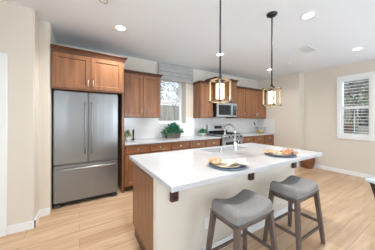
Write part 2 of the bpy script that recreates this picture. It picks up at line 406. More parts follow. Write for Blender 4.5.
# ================================================================== TILE
b = MB(); e = 0.001
b.box((0.70, YB - 0.008, 0.915), (WX0, YB - e, 1.384)); b.box((WX0, YB - 0.008, 0.915), (WX1, YB - e, WZ0 - 0.004)); b.box((WX1, YB - 0.008, 0.915), (XK - 0.009, YB - e, 1.384))
struct('backsplash', b, 'tile')
struct('backsplash_side', MB().box((XK - 0.008, 3.27, 0.915), (XK - e, YB - 0.009, 1.37)), 'tile_side')

# ================================================================== CABINETS
def knob(p, parent):
    x, y, z = p
    b = MB(); b.tube([(x, y, z), (x, y - 0.012, z)], 0.005, 10)
    b.tube([(x, y - 0.010, z), (x, y - 0.014, z), (x, y - 0.022, z), (x, y - 0.026, z)], [0.008, 0.0155, 0.0155, 0.010], 16)
    return b.build('knob', 'nickel', parent)
def pull(x, y, z0, z1, parent):
    b = MB(); b.tube([(x, y - 0.028, z0), (x, y - 0.028, z1)], 0.0065, 10)
    for z in (z0 + 0.015, z1 - 0.015): b.tube([(x, y, z), (x, y - 0.028, z)], 0.005, 8)
    return b.build('handle', 'nickel', parent)

YF = 3.30
def base_cabinet(x0, x1, label, group, knob_left):
    t = thing('base_cabinet', label, 'cabinet', ((x0 + x1) / 2, YF + 0.3, 0), group)
    b = MB(); g = 0.0008
    b.box((x0 + g, YF, 0.105), (x1 - g, YB - 0.012, 0.873), 0.002)
    b.build('cabinet_body', 'wood', t)
    MB().box((x0 + g, YF + 0.07, 0.0), (x1 - g, YF + 0.09, 0.104)).build('toe_kick', 'toe', t)
    m = 0.022
    d = MB().panel(x0 + m, x1 - m, 0.715, 0.845, YF - 0.021, 0.02, 0.022, 0.005, 0.006).build('drawer', 'wood_h', t)
    knob(((x0 + x1) / 2, YF - 0.021, 0.78), d)
    d = MB().panel(x0 + m, x1 - m, 0.12, 0.69, YF - 0.021, 0.02, 0.055).build('door', 'wood', t)
    knob(((x0 + m + 0.03) if knob_left else (x1 - m - 0.03), YF - 0.021, 0.645), d)
    return t
xs = [0.70 + i * 0.467 for i in range(6)]
where = ['right beside the tall fridge panel', 'second from the tall fridge panel, left of the window plant', 'under the leafy window plant',
         'second to the left of the range', 'touching the left side of the range']
for i in range(5):
    base_cabinet(xs[i], xs[i + 1], 'brown base cabinet with drawer, ' + where[i], 'base cabinets left of the range', i % 2 == 1)
xs = [3.805 + i * 0.518 for i in range(4)]; xs[3] = XK - 0.001
where = ['touching the right side of the range', 'middle one of the three to the right of the range', 'against the cream wall at far right']
for i in range(3):
    base_cabinet(xs[i], xs[i + 1], 'brown base cabinet with drawer, ' + where[i], 'base cabinets right of the range', i == 1)

def crown(b, x0, x1, y, z0, z1, out, ends=(True, True), yback=None, back=None):
    """flared crown moulding on the front and on the free ends; y is the cabinet's front plane"""
    n = [(0.0, 0.0), (0.012, 0.0), (0.016, 0.25), (0.030, 0.60), (1, 0.86), (1, 1.0)]
    rings = []
    t = bmesh.new()
    for k, (o, f) in enumerate(n):
        oo = o * out if o == 1 else o * out / 0.05
        z = z0 + (z1 - z0) * f
        l = x0 - (oo if ends[0] else 0); r = x1 + (oo if ends[1] else 0)
        rings.append([t.verts.new(p) for p in ((l, yback, z), (l, y - oo, z), (r, y - oo, z), (r, yback, z))])
    for a, c in zip(rings, rings[1:]):
        for k in range(4): t.faces.new((a[k], a[(k + 1) % 4], c[(k + 1) % 4], c[k]))
    t.faces.new(rings[0]); t.faces.new(rings[-1])
    bmesh.ops.recalc_face_normals(t, faces=t.faces); b.merge(t)

def wall_cabinet(name, x0, x1, z0, zc, z1, yf, ndoors, label, group=None, ends=(True, True), hz=None, handle_side=None, dz0=None, yback=None, out=0.045):
    """zc: bottom of the crown, z1: its top"""
    yback = YB - 0.002 if yback is None else yback
    t = thing(name, label, 'cabinet', ((x0 + x1) / 2, (yf + yback) / 2, z0), group)
    MB().box((x0, yf, z0), (x1, yback, zc), 0.002).build('cabinet_body', 'wood', t)
    b = MB(); crown(b, x0 + 0.0005, x1 - 0.0005, yf + 0.001, zc + 0.0005, z1, out, ends, yback); b.build('crown_moulding', 'wood_dark', t)
    wd = (x1 - x0 - 0.03) / ndoors
    for i in range(ndoors):
        a = x0 + 0.015 + i * wd + 0.004; c = x0 + 0.015 + (i + 1) * wd - 0.004
        d = MB().panel(a, c, z0 + 0.018, zc - 0.012, yf - 0.021, 0.02, 0.06).build('door', 'wood', t)
        side = handle_side[i]
        pull((a + 0.03) if side == 'l' else (c - 0.03), yf - 0.021, z0 + 0.06, z0 + 0.06 + (hz or 0.12), d)
    return t
wall_cabinet('wall_cabinet', -0.356, 0.646, 1.799, 2.335, 2.410, 3.125, 2, 'brown two-door cabinet mounted over the stainless refrigerator', None, (False, True), 0.10, 'rl', out=0.055)
UY = 3.58
wall_cabinet('wall_cabinet', 0.73, 1.525, 1.385, 2.275, 2.335, UY, 2, 'brown two-door wall cabinet between refrigerator and kitchen window', None, (False, True), 0.12, 'rl')
wall_cabinet('wall_cabinet', 2.61, 3.036, 1.385, 2.275, 2.335, UY, 1, 'narrow brown single-door wall cabinet just right of the kitchen window', None, (True, False), 0.12, 'r')
wall_cabinet('wall_cabinet', 3.04, 3.80, 1.805, 2.395, 2.465, 3.45, 2, 'taller deeper brown wall cabinet directly over the microwave', None, (True, True), 0.10, 'rl')
wall_cabinet('wall_cabinet', 3.804, 4.30, 1.385, 2.275, 2.335, UY, 1, 'brown single-door wall cabinet just right of the microwave', None, (False, False), 0.12, 'r')
wall_cabinet('wall_cabinet', 4.302, XK - 0.002, 1.385, 2.275, 2.335, UY, 2, 'brown two-door wall cabinet ending at the cream wall, far right', None, (False, False), 0.12, 'rl')
tag(MB().box((0.655, 3.32, 0), (0.697, YB - 0.002, 1.80), 0.003).box((0.655, 3.32, 1.80), (0.697, YB - 0.002, 2.30), 0.003).build('fridge_panel', 'wood', None, (0.676, 3.6, 0)),
    'tall brown wood end panel standing between refrigerator and base cabinets', 'panel')

# worktops along the back wall
tag(MB().box((0.699, 3.265, 0.8745), (3.036, YB - 0.010, 0.914), 0.004).build('countertop', 'quartz', None, (1.87, 3.6, 0.875)),
    'long white quartz worktop on the cabinets left of the range', 'countertop')
tag(MB().box((3.806, 3.265, 0.8745), (XK - 0.010, YB - 0.010, 0.914), 0.004).build('countertop', 'quartz', None, (4.58, 3.6, 0.875)),
    'white quartz worktop on the cabinets right of the range, carrying the glass bowl', 'countertop')

# ================================================================== REFRIGERATOR
fx0, fx1, fy = -0.333, 0.572, 3.24
fr = thing('refrigerator', 'stainless steel french door refrigerator with bottom freezer drawer', 'refrigerator', ((fx0 + fx1) / 2, 3.55, 0))
MB().box((fx0 + 0.008, fy + 0.075, 0.03), (fx1 - 0.008, YB - 0.03, 1.755), 0.004).build('cabinet_body', 'darkgrey', fr)
fm = 0.1195
def fridge_door(x0, x1, z0, z1, name):
    b = MB(); b.box((x0, fy, z0), (x1, fy + 0.07, z1), 0.010, 3); return b.build(name, 'steel_v', fr)
d = fridge_door(fx0, fm - 0.003, 0.655, 1.785, 'door')
def vbar(x, z0, z1, p):
    b = MB(); b.tube([(x, fy - 0.001, z0), (x, fy - 0.042, z0 + 0.03), (x, fy - 0.05, z0 + 0.09), (x, fy - 0.05, z1 - 0.09), (x, fy - 0.042, z1 - 0.03), (x, fy - 0.001, z1)], 0.0095, 12)
    return b.build('handle', 'steel_v', p)
vbar(fm - 0.045, 0.80, 1.62, d)
d = fridge_door(fm + 0.003, fx1, 0.655, 1.785, 'door')
vbar(fm + 0.045, 0.80, 1.62, d)
d = fridge_door(fx0, fx1, 0.075, 0.645, 'freezer_drawer')
b = MB(); z = 0.585
b.tube([(fx0 + 0.05, fy - 0.001, z), (fx0 + 0.08, fy - 0.042, z), (fx0 + 0.14, fy - 0.05, z), (fx1 - 0.14, fy - 0.05, z), (fx1 - 0.08, fy - 0.042, z), (fx1 - 0.05, fy - 0.001, z)], 0.012, 12)
b.build('handle', 'steel', d)
MB().box((fx0 + 0.10, fy + 0.045, 0.02), (fx1 - 0.10, fy + 0.07, 0.075), 0.003).build('toe_grille', 'black', fr)
for x in (fx0 + 0.002, fx1 - 0.092):
    MB().box((x, fy + 0.012, 0.0), (x + 0.09, fy + 0.09, 0.05), 0.008).build('foot', 'darkgrey', fr)
for x in (fx0 + 0.02, fx1 - 0.10):
    MB().box((x, fy + 0.03, 1.7855), (x + 0.08, fy + 0.14, 1.796), 0.004).build('hinge_cover', 'darkgrey', fr)

# ================================================================== RANGE AND MICROWAVE
rx0, rx1 = 3.042, 3.800
rg = thing('range', 'stainless freestanding gas range set between the base cabinets', 'range', ((rx0 + rx1) / 2, 3.55, 0))
MB().box((rx0 + 0.002, 3.27, 0.02), (rx1 - 0.002, YB - 0.03, 0.929), 0.003).build('range_body', 'black', rg)
MB().box((rx0, 3.235, 0.9295), (rx1, YB - 0.10, 0.949), 0.005).build('cooktop', 'steel', rg)
MB().extrude_x([(YB - 0.0995, 0.9295), (YB - 0.0995, 1.00), (YB - 0.085, 1.205), (YB - 0.015, 1.205), (YB - 0.015, 0.9295)], rx0 + 0.01, rx1 - 0.01).build('backguard', 'steel', rg)
MB().box((rx0 + 0.24, YB - 0.104, 1.085), (rx1 - 0.24, YB - 0.085, 1.165), 0.003).build('control_display', 'blackglass', rg)
MB().box((rx0 + 0.03, YB - 0.106, 0.9505), (rx1 - 0.03, YB - 0.0998, 1.03), 0.002).build('vent_panel', 'blackglass', rg)
for x in (rx0 + 0.05, rx0 + 0.40):
    b = MB(); x1 = x + 0.31; y0, y1 = 3.29, YB - 0.13
    for k in range(5):
        xx = x + k * (x1 - x) / 4; b.box((xx - 0.006, y0, 0.964), (xx + 0.006, y1, 0.980), 0.002)
    for k in range(4):
        yy = y0 + k * (y1 - y0) / 3; b.box((x - 0.006, yy - 0.006, 0.964), (x1 + 0.006, yy + 0.006, 0.980), 0.002)
    for xx in (x, x1):
        for yy in (y0, y1): b.box((xx - 0.008, yy - 0.008, 0.949), (xx + 0.008, yy + 0.008, 0.966))
    b.build('burner_grate', 'castiron', rg)
MB().extrude_x([(3.27, 0.868), (3.225, 0.868), (3.215, 0.875), (3.235, 0.929), (3.27, 0.929)], rx0, rx1).build('control_panel', 'steel', rg)
for k in range(5):
    x = rx0 + 0.09 + k * (rx1 - rx0 - 0.18) / 4
    MB().tube([(x, 3.228, 0.902), (x, 3.205, 0.900), (x, 3.190, 0.898), (x, 3.182, 0.897)], [0.022, 0.022, 0.020, 0.014], 16).build('knob', 'black', rg)
od = MB().box((rx0 + 0.004, 3.225, 0.22), (rx1 - 0.004, 3.268, 0.862), 0.006).build('oven_door', 'steel', rg)
MB().box((rx0 + 0.12, 3.2225, 0.42), (rx1 - 0.12, 3.232, 0.775), 0.002).build('oven_window', 'blackglass', od)
MB().tube([(rx0 + 0.05, 3.170, 0.825), (rx1 - 0.05, 3.170, 0.825)], 0.013, 12).tube([(rx0 + 0.08, 3.225, 0.825), (rx0 + 0.08, 3.17, 0.825)], 0.009).tube([(rx1 - 0.08, 3.225, 0.825), (rx1 - 0.08, 3.17, 0.825)], 0.009).build('handle', 'steel', od)
MB().box((rx0 + 0.004, 3.228, 0.06), (rx1 - 0.004, 3.268, 0.212), 0.005).build('warming_drawer', 'steel', rg)
for x in (rx0 + 0.03, rx1 - 0.07):
    for y in (3.30, YB - 0.10): MB().box((x, y, 0), (x + 0.04, y + 0.04, 0.021)).build('foot', 'black', rg)

mw = thing('microwave', 'stainless over-the-range microwave hung beneath the tall cabinet', 'microwave', ((rx0 + rx1) / 2, 3.65, 1.415))
MB().box((3.045, 3.47, 1.415), (3.795, YB - 0.012, 1.802), 0.003).build('microwave_body', 'black', mw)
md = MB().box((3.047, 3.43, 1.425), (3.61, 3.469, 1.795), 0.006).build('door', 'steel', mw)
MB().box((3.10, 3.427, 1.475), (3.545, 3.436, 1.745), 0.002).build('door_window', 'blackglass', md)
MB().tube([(3.583, 3.43, 1.46), (3.583, 3.395, 1.475), (3.583, 3.395, 1.745), (3.583, 3.43, 1.76)], 0.010, 12).build('handle', 'steel', md)
cp = MB().box((3.613, 3.43, 1.425), (3.793, 3.469, 1.795), 0.006).build('control_panel', 'steel', mw)
MB().box((3.635, 3.427, 1.47), (3.77, 3.436, 1.745), 0.002).build('keypad', 'blackglass', cp)

# ================================================================== WINDOW SHADE
b = MB()
sx0, sx1 = 1.585, 2.565
prof = []
zs = [2.71, 2.60, 2.50, 2.40, 2.345, 2.30]
front = [(3.832, 2.712), (3.834, 2.60), (3.826, 2.52), (3.836, 2.505), (3.828, 2.42), (3.838, 2.405), (3.826, 2.31), (3.834, 2.298)]
b.extrude_x(front + [(3.862, 2.298), (3.862, 2.712)], sx0, sx1)
sh = thing('roman_shade', 'grey fabric roman shade covering the top of the kitchen window', 'window shade', (2.075, 3.86, 2.298))
b.build('shade_fabric', 'shade', sh)
MB().box((sx0 + 0.01, 3.863, 2.67), (sx1 - 0.01, YB - 0.001, 2.71), 0.002).build('head_rail', 'trim', sh)

# ================================================================== ISLAND
ix0, ix1, iy0, iy1 = 0.515, 2.778, 1.020, 2.160
fy0 = 1.36                      # cream face under the overhang
isl = thing('kitchen_island', 'kitchen island with brown cabinets and cream painted seating side', 'kitchen island', (1.64, 1.75, 0))
bx0, bx1 = 0.545, 2.750
b = MB(); b.box((bx0, 1.432, 0.10), (1.45, 2.115, 0.872), 0.002); b.box((2.31, 1.432, 0.10), (bx1, 2.115, 0.872), 0.002)
b.box((1.45, 1.432, 0.10), (2.31, 1.76, 0.872)); b.box((1.45, 1.76, 0.10), (2.31, 2.115, 0.62)); b.box((1.45, 2.115 - 0.001, 0.62), (2.31, 2.116, 0.872))
b.build('cabinet_body', 'wood', isl)
MB().box((bx0 + 0.004, 1.432, 0.0), (bx1 - 0.004, 2.04, 0.0995)).build('toe_kick', 'wood_dark', isl)
for k in range(4):
    a = bx0 + 0.02 + k * (bx1 - bx0 - 0.04) / 4
    c = a + (bx1 - bx0 - 0.04) / 4
    t = bmesh.new(); mb = MB(); mb.panel(a + 0.005, c - 0.005, 0.125, 0.85, 0.0, 0.02, 0.06)
    bmesh.ops.transform(mb.bm, matrix=Matrix.Translation(((a + c), 2.1365, 0)) @ Matrix.Rotation(pi, 4, 'Z'), verts=mb.bm.verts)
    d = mb.build('door', 'wood', isl)
    bb = MB(); bb.tube([(c - 0.05, 2.1365, 0.78), (c - 0.05, 2.16, 0.78)], 0.012, 12); bb.build('knob', 'nickel', d)
MB().box((bx0 - 0.002, fy0, 0.0), (bx1 + 0.002, 1.4315, 0.873), 0.006, 3).build('knee_wall', 'wall', isl)
MB().box((bx0 - 0.012, fy0 - 0.014, 0.0), (bx1 + 0.012, fy0 - 0.0005, 0.10), 0.003).box((bx0 - 0.014, fy0 - 0.014, 0.0), (bx0 - 0.0025, 1.4315, 0.10), 0.003).build('baseboard', 'trim', isl)
for x in (0.665, 1.69, 2.655):
    o = MB().box((x, fy0 - 0.04, 0.645), (x + 0.072, fy0 - 0.0005, 0.760), 0.004).build('outlet_box', 'outlet_brown', isl)
    bb = MB()
    for z in (0.682, 0.725): bb.box((x + 0.018, fy0 - 0.043, z - 0.013), (x + 0.053, fy0 - 0.039, z + 0.013), 0.002)
    bb.build('socket', 'outlet_dark', o)
o = MB().box((1.05, fy0 - 0.006, 0.27), (1.125, fy0 - 0.0005, 0.385), 0.002).build('outlet_plate', 'trim', isl)
o['label'] = 'white wall outlet plate low on the cream face'
bb = MB()
for z in (0.308, 0.347): bb.box((1.070, fy0 - 0.008, z - 0.013), (1.105, fy0 - 0.0055, z + 0.013), 0.002)
bb.build('socket', 'pot', o)
# worktop with the sink cut-out
kx0, kx1, ky0, ky1 = 1.50, 2.26, 1.80, 2.10
t = bmesh.new()
def loop4(x0, y0, x1, y1, z): return [t.verts.new(p) for p in ((x0, y0, z), (x1, y0, z), (x1, y1, z), (x0, y1, z))]
zt, zb, c = 0.914, 0.874, 0.005
L = [loop4(kx0, ky0, kx1, ky1, zb), loop4(ix0, iy0, ix1, iy1, zb), loop4(ix0, iy0, ix1, iy1, zt - c), loop4(ix0 + c, iy0 + c, ix1 - c, iy1 - c, zt),
     loop4(kx0 - 0.002, ky0 - 0.002, kx1 + 0.002, ky1 + 0.002, zt), loop4(kx0, ky0, kx1, ky1, zt - 0.002)]
for a, d in zip(L, L[1:] + L[:1]):
    for k in range(4): t.faces.new((a[k], a[(k + 1) % 4], d[(k + 1) % 4], d[k]))
bmesh.ops.recalc_face_normals(t, faces=t.faces)
b = MB(); b.merge(t)
tag(b.build('island_countertop', 'quartz', None, (1.64, 1.59, 0.874)), 'big glossy white quartz slab topping the island', 'countertop')
sk = thing('sink', 'stainless undermount sink sunk into the island top', 'sink', ((kx0 + kx1) / 2, (ky0 + ky1) / 2, 0.68))
t = bmesh.new()
L = [loop4(kx0 + 0.012, ky0 + 0.012, kx1 - 0.012, ky1 - 0.012, 0.66), loop4(kx0 - 0.01, ky0 - 0.01, kx1 + 0.01, ky1 + 0.01, 0.66), loop4(kx0 - 0.01, ky0 - 0.01, kx1 + 0.01, ky1 + 0.01, 0.8735),
     loop4(kx0 + 0.0005, ky0 + 0.0005, kx1 - 0.0005, ky1 - 0.0005, 0.8735), loop4(kx0 + 0.004, ky0 + 0.004, kx1 - 0.004, ky1 - 0.004, 0.69), loop4(kx0 + 0.04, ky0 + 0.04, kx1 - 0.04, ky1 - 0.04, 0.675)]
t.faces.new(L[0]); t.faces.new(L[-1])
for a, d in zip(L, L[1:]):
    for k in range(4): t.faces.new((a[k], a[(k + 1) % 4], d[(k + 1) % 4], d[k]))
bmesh.ops.recalc_face_normals(t, faces=t.faces); b = MB(); b.merge(t); b.build('basin', 'sinksteel', sk)
MB().lathe([(0, 0.0), (0.045, 0.0), (0.045, 0.004), (0.03, 0.004), (0.02, 0.002), (0, 0.002)], (1.88, 1.95, 0.6755)).build('drain', 'chrome', sk)
# faucet
fa = thing('faucet', 'tall chrome gooseneck faucet standing at the sink', 'faucet', (1.88, 1.737, 0.914))
X, Y, Z = 1.88, 1.737, 0.9145
MB().lathe([(0, 0), (0.029, 0), (0.029, 0.006), (0.024, 0.012), (0.021, 0.02), (0.021, 0.11), (0.018, 0.125), (0, 0.125)], (X, Y, Z), 24).build('faucet_base', 'chrome', fa)
pts = [(X, Y, Z + 0.12), (X, Y, Z + 0.27)]
for k in range(1, 13):
    a = pi * k / 12 * 0.98; pts.append((X, Y + 0.1 - 0.1 * cos(a), Z + 0.27 + 0.1 * sin(a)))
pts.append((X, Y + 0.2, Z + 0.24))
MB().tube(pts, 0.0125, 14).build('gooseneck', 'chrome', fa)
MB().tube([(X, Y + 0.2, Z + 0.245), (X, Y + 0.2, Z + 0.22), (X, Y + 0.2, Z + 0.17)], [0.014, 0.0165, 0.0175], 14).build('spray_head', 'chrome', fa)
MB().tube([(X + 0.018, Y, Z + 0.085), (X + 0.04, Y, Z + 0.088), (X + 0.055, Y, Z + 0.095)], 0.012, 12).tube([(X + 0.050, Y, Z + 0.095), (X + 0.075, Y - 0.015, Z + 0.15)], 0.006, 10).build('lever', 'chrome', fa)
so = thing('soap_dispenser', 'small chrome soap dispenser on the island left of the faucet', 'soap dispenser', (1.62, 1.745, 0.914))
MB().lathe([(0, 0), (0.022, 0), (0.022, 0.006), (0.015, 0.012), (0.013, 0.05), (0, 0.05)], (1.62, 1.745, 0.9145), 20).build('dispenser_base', 'chrome', so)
MB().tube([(1.62, 1.745, 0.96), (1.62, 1.745, 0.985), (1.62, 1.76, 0.995), (1.62, 1.82, 0.99)], 0.007, 10).build('spout', 'chrome', so)

# ================================================================== PLACE SETTINGS
def plate_mesh(r, h, th=0.006, flat=0.62):
    return [(0, 0), (r * flat * 0.95, 0), (r * flat, 0.002), (r, h - 0.003), (r, h), (r * 0.97, h), (r * flat, th), (0, th)]
def cloth(name, m, c, w, d, ang, amp, folds, seed, label, cat, z0=0.0, thick=0.004):
    rnd = random.Random(seed); ph = [rnd.uniform(0, 6.28) for _ in range(6)]
    t = bmesh.new(); nx, ny = 30, 18; grid = []
    for i in range(nx + 1):
        row = []
        for j in range(ny + 1):
            u = i / nx * 2 - 1; v = j / ny * 2 - 1
            e = max(0.0, 1 - (abs(u) ** 3.0 + abs(v) ** 3.0) * 0.6)
            z = amp * (0.35 + 0.65 * e) * (0.5 + 0.28 * sin(folds * u * 1.6 + 1.4 * v + ph[0]) + 0.22 * sin(folds * 1.1 * v + 2.2 * u + ph[1]) + 0.16 * sin(folds * 2.1 * (u - v) + ph[2]))
            k = 1 + 0.10 * sin(3 * v + ph[3]) + 0.06 * sin(5 * v + ph[4])
            x = u * w / 2 * k; y = v * d / 2 * (1 + 0.13 * sin(2.5 * u + ph[5]))
            row.append(t.verts.new((c[0] + x * cos(ang) - y * sin(ang), c[1] + x * sin(ang) + y * cos(ang), c[2] + z0 + max(z, 0.0) + thick / 2 + 0.0008)))
        grid.append(row)
    for i in range(nx):
        for j in range(ny):
            f = t.faces.new((grid[i][j], grid[i + 1][j], grid[i + 1][j + 1], grid[i][j + 1])); f.smooth = True
    b = MB(); b.merge(t); o = b.build(name, m, None, c); solidify(o, thick)
    return tag(o, label, cat, 'cloth napkins on the island plates')
for (cx, cy, which, rr) in ((1.20, 1.205, 'near the first stool', 0.178), (2.125, 1.225, 'near the second stool', 0.178)):
    o = MB().lathe(plate_mesh(rr, 0.013, 0.005, 0.7), (cx, cy, 0.9145), 48).build('charger_plate', 'charger', None, (cx, cy, 0.9145))
    tag(o, 'slate blue round charger plate on the island ' + which, 'plate', 'charger plates on the island')
P1 = (1.185, 1.205); P2 = (2.115, 1.23)
o = MB().lathe(plate_mesh(0.138, 0.020, 0.005), (P1[0], P1[1], 0.920), 48).build('dinner_plate', 'cream', None, (P1[0], P1[1], 0.920))
tag(o, 'cream dinner plate under tan and white napkins, at the first stool', 'plate', 'dinner plates on the chargers')
o = MB().lathe(plate_mesh(0.138, 0.020, 0.005), (P2[0], P2[1], 0.920), 48).build('dinner_plate', 'cream', None, (P2[0], P2[1], 0.920))
tag(o, 'cream dinner plate under beige and brown napkins, at the second stool', 'plate', 'dinner plates on the chargers')
cloth('napkin', 'napkin_tan', (1.105, 1.285, 0.926), 0.16, 0.12, 0.5, 0.048, 3.2, 3, 'crumpled tan linen napkin on the plate at the first stool', 'napkin', 0.012)
cloth('napkin', 'napkin_white', (1.250, 1.135, 0.926), 0.20, 0.15, -0.6, 0.052, 3.0, 5, 'crumpled white linen napkin on the plate at the first stool', 'napkin', 0.012)
cloth('napkin', 'napkin_tan', (2.045, 1.295, 0.926), 0.15, 0.14, 0.3, 0.038, 3.0, 8, 'crumpled beige linen napkin on the plate at the second stool', 'napkin', 0.012)
cloth('napkin', 'napkin_brown', (2.178, 1.150, 0.926), 0.16, 0.16, -0.7, 0.058, 3.4, 11, 'crumpled caramel brown napkin on the plate at the second stool', 'napkin', 0.012)

# ================================================================== STOOLS
def make_stool(cx, cy, label):
    t = thing('counter_stool', label, 'stool', (cx, cy, 0), 'upholstered stools at the island')
    W, D, zb = 0.445, 0.305, 0.565
    nx, ny = 28, 20
    bm = bmesh.new(); top = []; nz = 4
    def pt(u, v, k):
        # rounded rectangle in plan; saddle along X; domed edges
        x = u * W / 2; y = v * D / 2
        return x, y
    def height(u, v):
        e = (1 - abs(u) ** 8) * 0.5 + 0.5
        base = 0.072 + 0.056 * (abs(u) ** 1.8)
        fall = 0.030 * max(0, (abs(u) - 0.80) / 0.20) ** 2 + 0.022 * max(0, (abs(v) - 0.68) / 0.32) ** 2
        return base - fall
    def rc(u, v, r=0.16):
        # pull the corners in so the plan is a rounded rectangle
        k = 1 - r * 0.16 * (abs(u) ** 6) * (abs(v) ** 6) * 2
        return u * k, v * k
    grid = []
    for i in range(nx + 1):
        row = []
        for j in range(ny + 1):
            u = i / nx * 2 - 1; v = j / ny * 2 - 1
            uu, vv = rc(u, v)
            row.append(bm.verts.new((cx + uu * W / 2, cy + vv * D / 2, zb + height(u, v))))
        grid.append(row)
    for i in range(nx):
        for j in range(ny): bm.faces.new((grid[i][j], grid[i + 1][j], grid[i + 1][j + 1], grid[i][j + 1])).smooth = True
    per = [grid[i][0] for i in range(nx)] + [grid[nx][j] for j in range(ny)] + [grid[i][ny] for i in range(nx, 0, -1)] + [grid[0][j] for j in range(ny, 0, -1)]
    prev = per
    for k, (s, f) in enumerate(((1.014, 0.78), (1.016, 0.5), (1.008, 0.2), (1.0, 0.0))):
        cur = [bm.verts.new((cx + (p.co.x - cx) * s, cy + (p.co.y - cy) * s, zb + (p.co.z - zb) * f)) for p in per]
        for a in range(len(per)): bm.faces.new((prev[a], cur[a], cur[(a + 1) % len(per)], prev[(a + 1) % len(per)])).smooth = True
        prev = cur
    bm.faces.new(prev[::-1]); bmesh.ops.recalc_face_normals(bm, faces=bm.faces)
    b = MB(); b.merge(bm); seat = b.build('seat', 'seat', t)
    nb = MB()
    stepn = 0.019
    for side in range(4):
        L = W if side % 2 == 0 else D; n = int(L / stepn)
        for k in range(n + 1):
            q = (k / n - 0.5) * 0.97
            if side == 0: p = (cx + q * W, cy - D / 2 * 1.006, zb + 0.012)
            elif side == 2: p = (cx + q * W, cy + D / 2 * 1.006, zb + 0.012)
            elif side == 1: p = (cx + W / 2 * 1.006, cy + q * D, zb + 0.012)
            else: p = (cx - W / 2 * 1.006, cy + q * D, zb + 0.012)
            nb.lathe([(0, -0.007), (0.005, -0.004), (0.007, 0), (0.005, 0.004), (0, 0.007)], p, 6)
    nh = nb.build('nailhead_trim', 'nail', seat)
    MB().box((cx - W / 2 + 0.025, cy - D / 2 + 0.025, zb - 0.05), (cx + W / 2 - 0.025, cy + D / 2 - 0.025, zb - 0.0005), 0.003).build('apron', 'stoolwood', t)
    tx, ty = W / 2 - 0.022, D / 2 - 0.022
    fx, fyy = 0.258, 0.180
    s = 0.020
    def legpos(z, sx, sy):
        f = 1 - z / zb; return Vector((cx + sx * (tx + (fx - tx) * f), cy + sy * (ty + (fyy - ty) * f), z))
    for sx in (-1, 1):
        for sy in (-1, 1):
            a = legpos(0.0, sx, sy); c = legpos(zb - 0.0005, sx, sy)
            mb = MB(); k = 0.017
            mb.hexa([a + Vector((p * k, q * k, 0)) for p, q in ((-1, -1), (1, -1), (1, 1), (-1, 1))], [c + Vector((p * 0.022, q * 0.022, 0)) for p, q in ((-1, -1), (1, -1), (1, 1), (-1, 1))], 0.003)
            mb.build('leg', 'stoolwood', t)
    for (p, q, z) in (((-1, -1), (1, -1), 0.19), ((-1, 1), (1, 1), 0.19), ((-1, -1), (-1, 1), 0.23), ((1, -1), (1, 1), 0.23)):
        a = legpos(z, *p); c = legpos(z, *q); d = (c - a).normalized()
        MB().bar(a + d * 0.0195, c - d * 0.0195, 0.018, 0.030, 0.003).build('stretcher', 'stoolwood', t)
    return t
s1 = make_stool(1.192, 1.022, 'grey upholstered saddle stool at the left end of the island, nearer the camera')
s2 = make_stool(2.022, 1.008, 'grey upholstered saddle stool at the right end of the island, nearer the shuttered window')

# ================================================================== PENDANTS
def make_pendant(cx, cy, label):
    z0, z1, s = 1.530, 1.765, 0.160
    t = thing('pendant_light', label, 'pendant light', (cx, cy, CEIL), 'lantern pendants above the island')
    MB().lathe([(0, -0.028), (0.02, -0.028), (0.058, -0.020), (0.065, -0.006), (0.065, -0.0005), (0, -0.0005)], (cx, cy, CEIL), 28).build('canopy', 'iron', t)
    MB().tube([(cx, cy, CEIL - 0.025), (cx, cy, z1 + 0.03)], 0.0085, 12).lathe([(0, 0), (0.016, 0), (0.018, 0.03), (0.009, 0.05), (0, 0.05)], (cx, cy, z1 + 0.005), 16).build('rod', 'iron', t)
    h = s / 2; p = 0.0075
    for sx in (-1, 1):
        for sy in (-1, 1):
            x = cx + sx * (h - p); y = cy + sy * (h - p)
            MB().box((x - p, y - p, z0 + 0.016), (x + p, y + p, z1 - 0.016), 0.0015).build('post', 'panpost', t)
    for nm, zz in (('top_frame', z1), ('bottom_frame', z0 + 0.016)):
        b = MB()
        for q in (-1, 1):
            b.box((cx - h + 2 * p + 0.006, cy + q * (h - p) - p, zz - 0.015), (cx + h - 2 * p - 0.006, cy + q * (h - p) + p, zz - 0.001), 0.001)
            b.box((cx + q * (h - p) - p, cy - h + 2 * p + 0.006, zz - 0.015), (cx + q * (h - p) + p, cy + h - 2 * p - 0.006, zz - 0.001), 0.001)
        o = b.build(nm, 'panpost', t)
        for sx in (-1, 1):
            for sy in (-1, 1):
                x = cx + sx * (h - p); y = cy + sy * (h - p)
                MB().box((x - p - 0.004, y - p - 0.004, zz - 0.0165), (x + p + 0.004, y + p + 0.004, zz + 0.0005), 0.001).build('corner_bracket', 'iron', o)
        if nm == 'top_frame':
            b = MB(); b.bar((cx - h + 0.02, cy, z1 - 0.008), (cx + h - 0.02, cy, z1 - 0.008), 0.014, 0.010, 0.001); b.bar((cx, cy - h + 0.02, z1 - 0.008), (cx, cy + h - 0.02, z1 - 0.008), 0.014, 0.010, 0.001)
            b.build('cross_bar', 'iron', t)
    MB().lathe([(0, 0.03), (0.030, 0.03), (0.040, 0.0), (0.040, -0.012), (0, -0.012)], (cx, cy, z1 - 0.03), 24).build('shade_cap', 'iron', t)
    MB().lathe([(0.036, 0), (0.044, 0.004), (0.044, 0.155), (0.036, 0.158), (0.034, 0.15), (0.040, 0.145), (0.040, 0.01), (0.036, 0)], (cx, cy, z1 - 0.20), 28).build('glass_shade', 'lampglass', t)
    MB().lathe([(0, -0.055), (0.016, -0.05), (0.022, -0.03), (0.018, -0.01), (0.011, 0.005), (0, 0.005)], (cx, cy, z1 - 0.05), 16).build('bulb', 'bulb', t)
    l = bpy.data.lights.new('pendant_bulb', 'POINT'); l.energy = 1.7; l.color = (1, 0.95, 0.88); l.shadow_soft_size = 0.02
    o = bpy.data.objects.new('pendant_bulb', l); COL.objects.link(o); o.parent = t; o.location = (0, 0, z1 - 0.15 - CEIL)
    return t
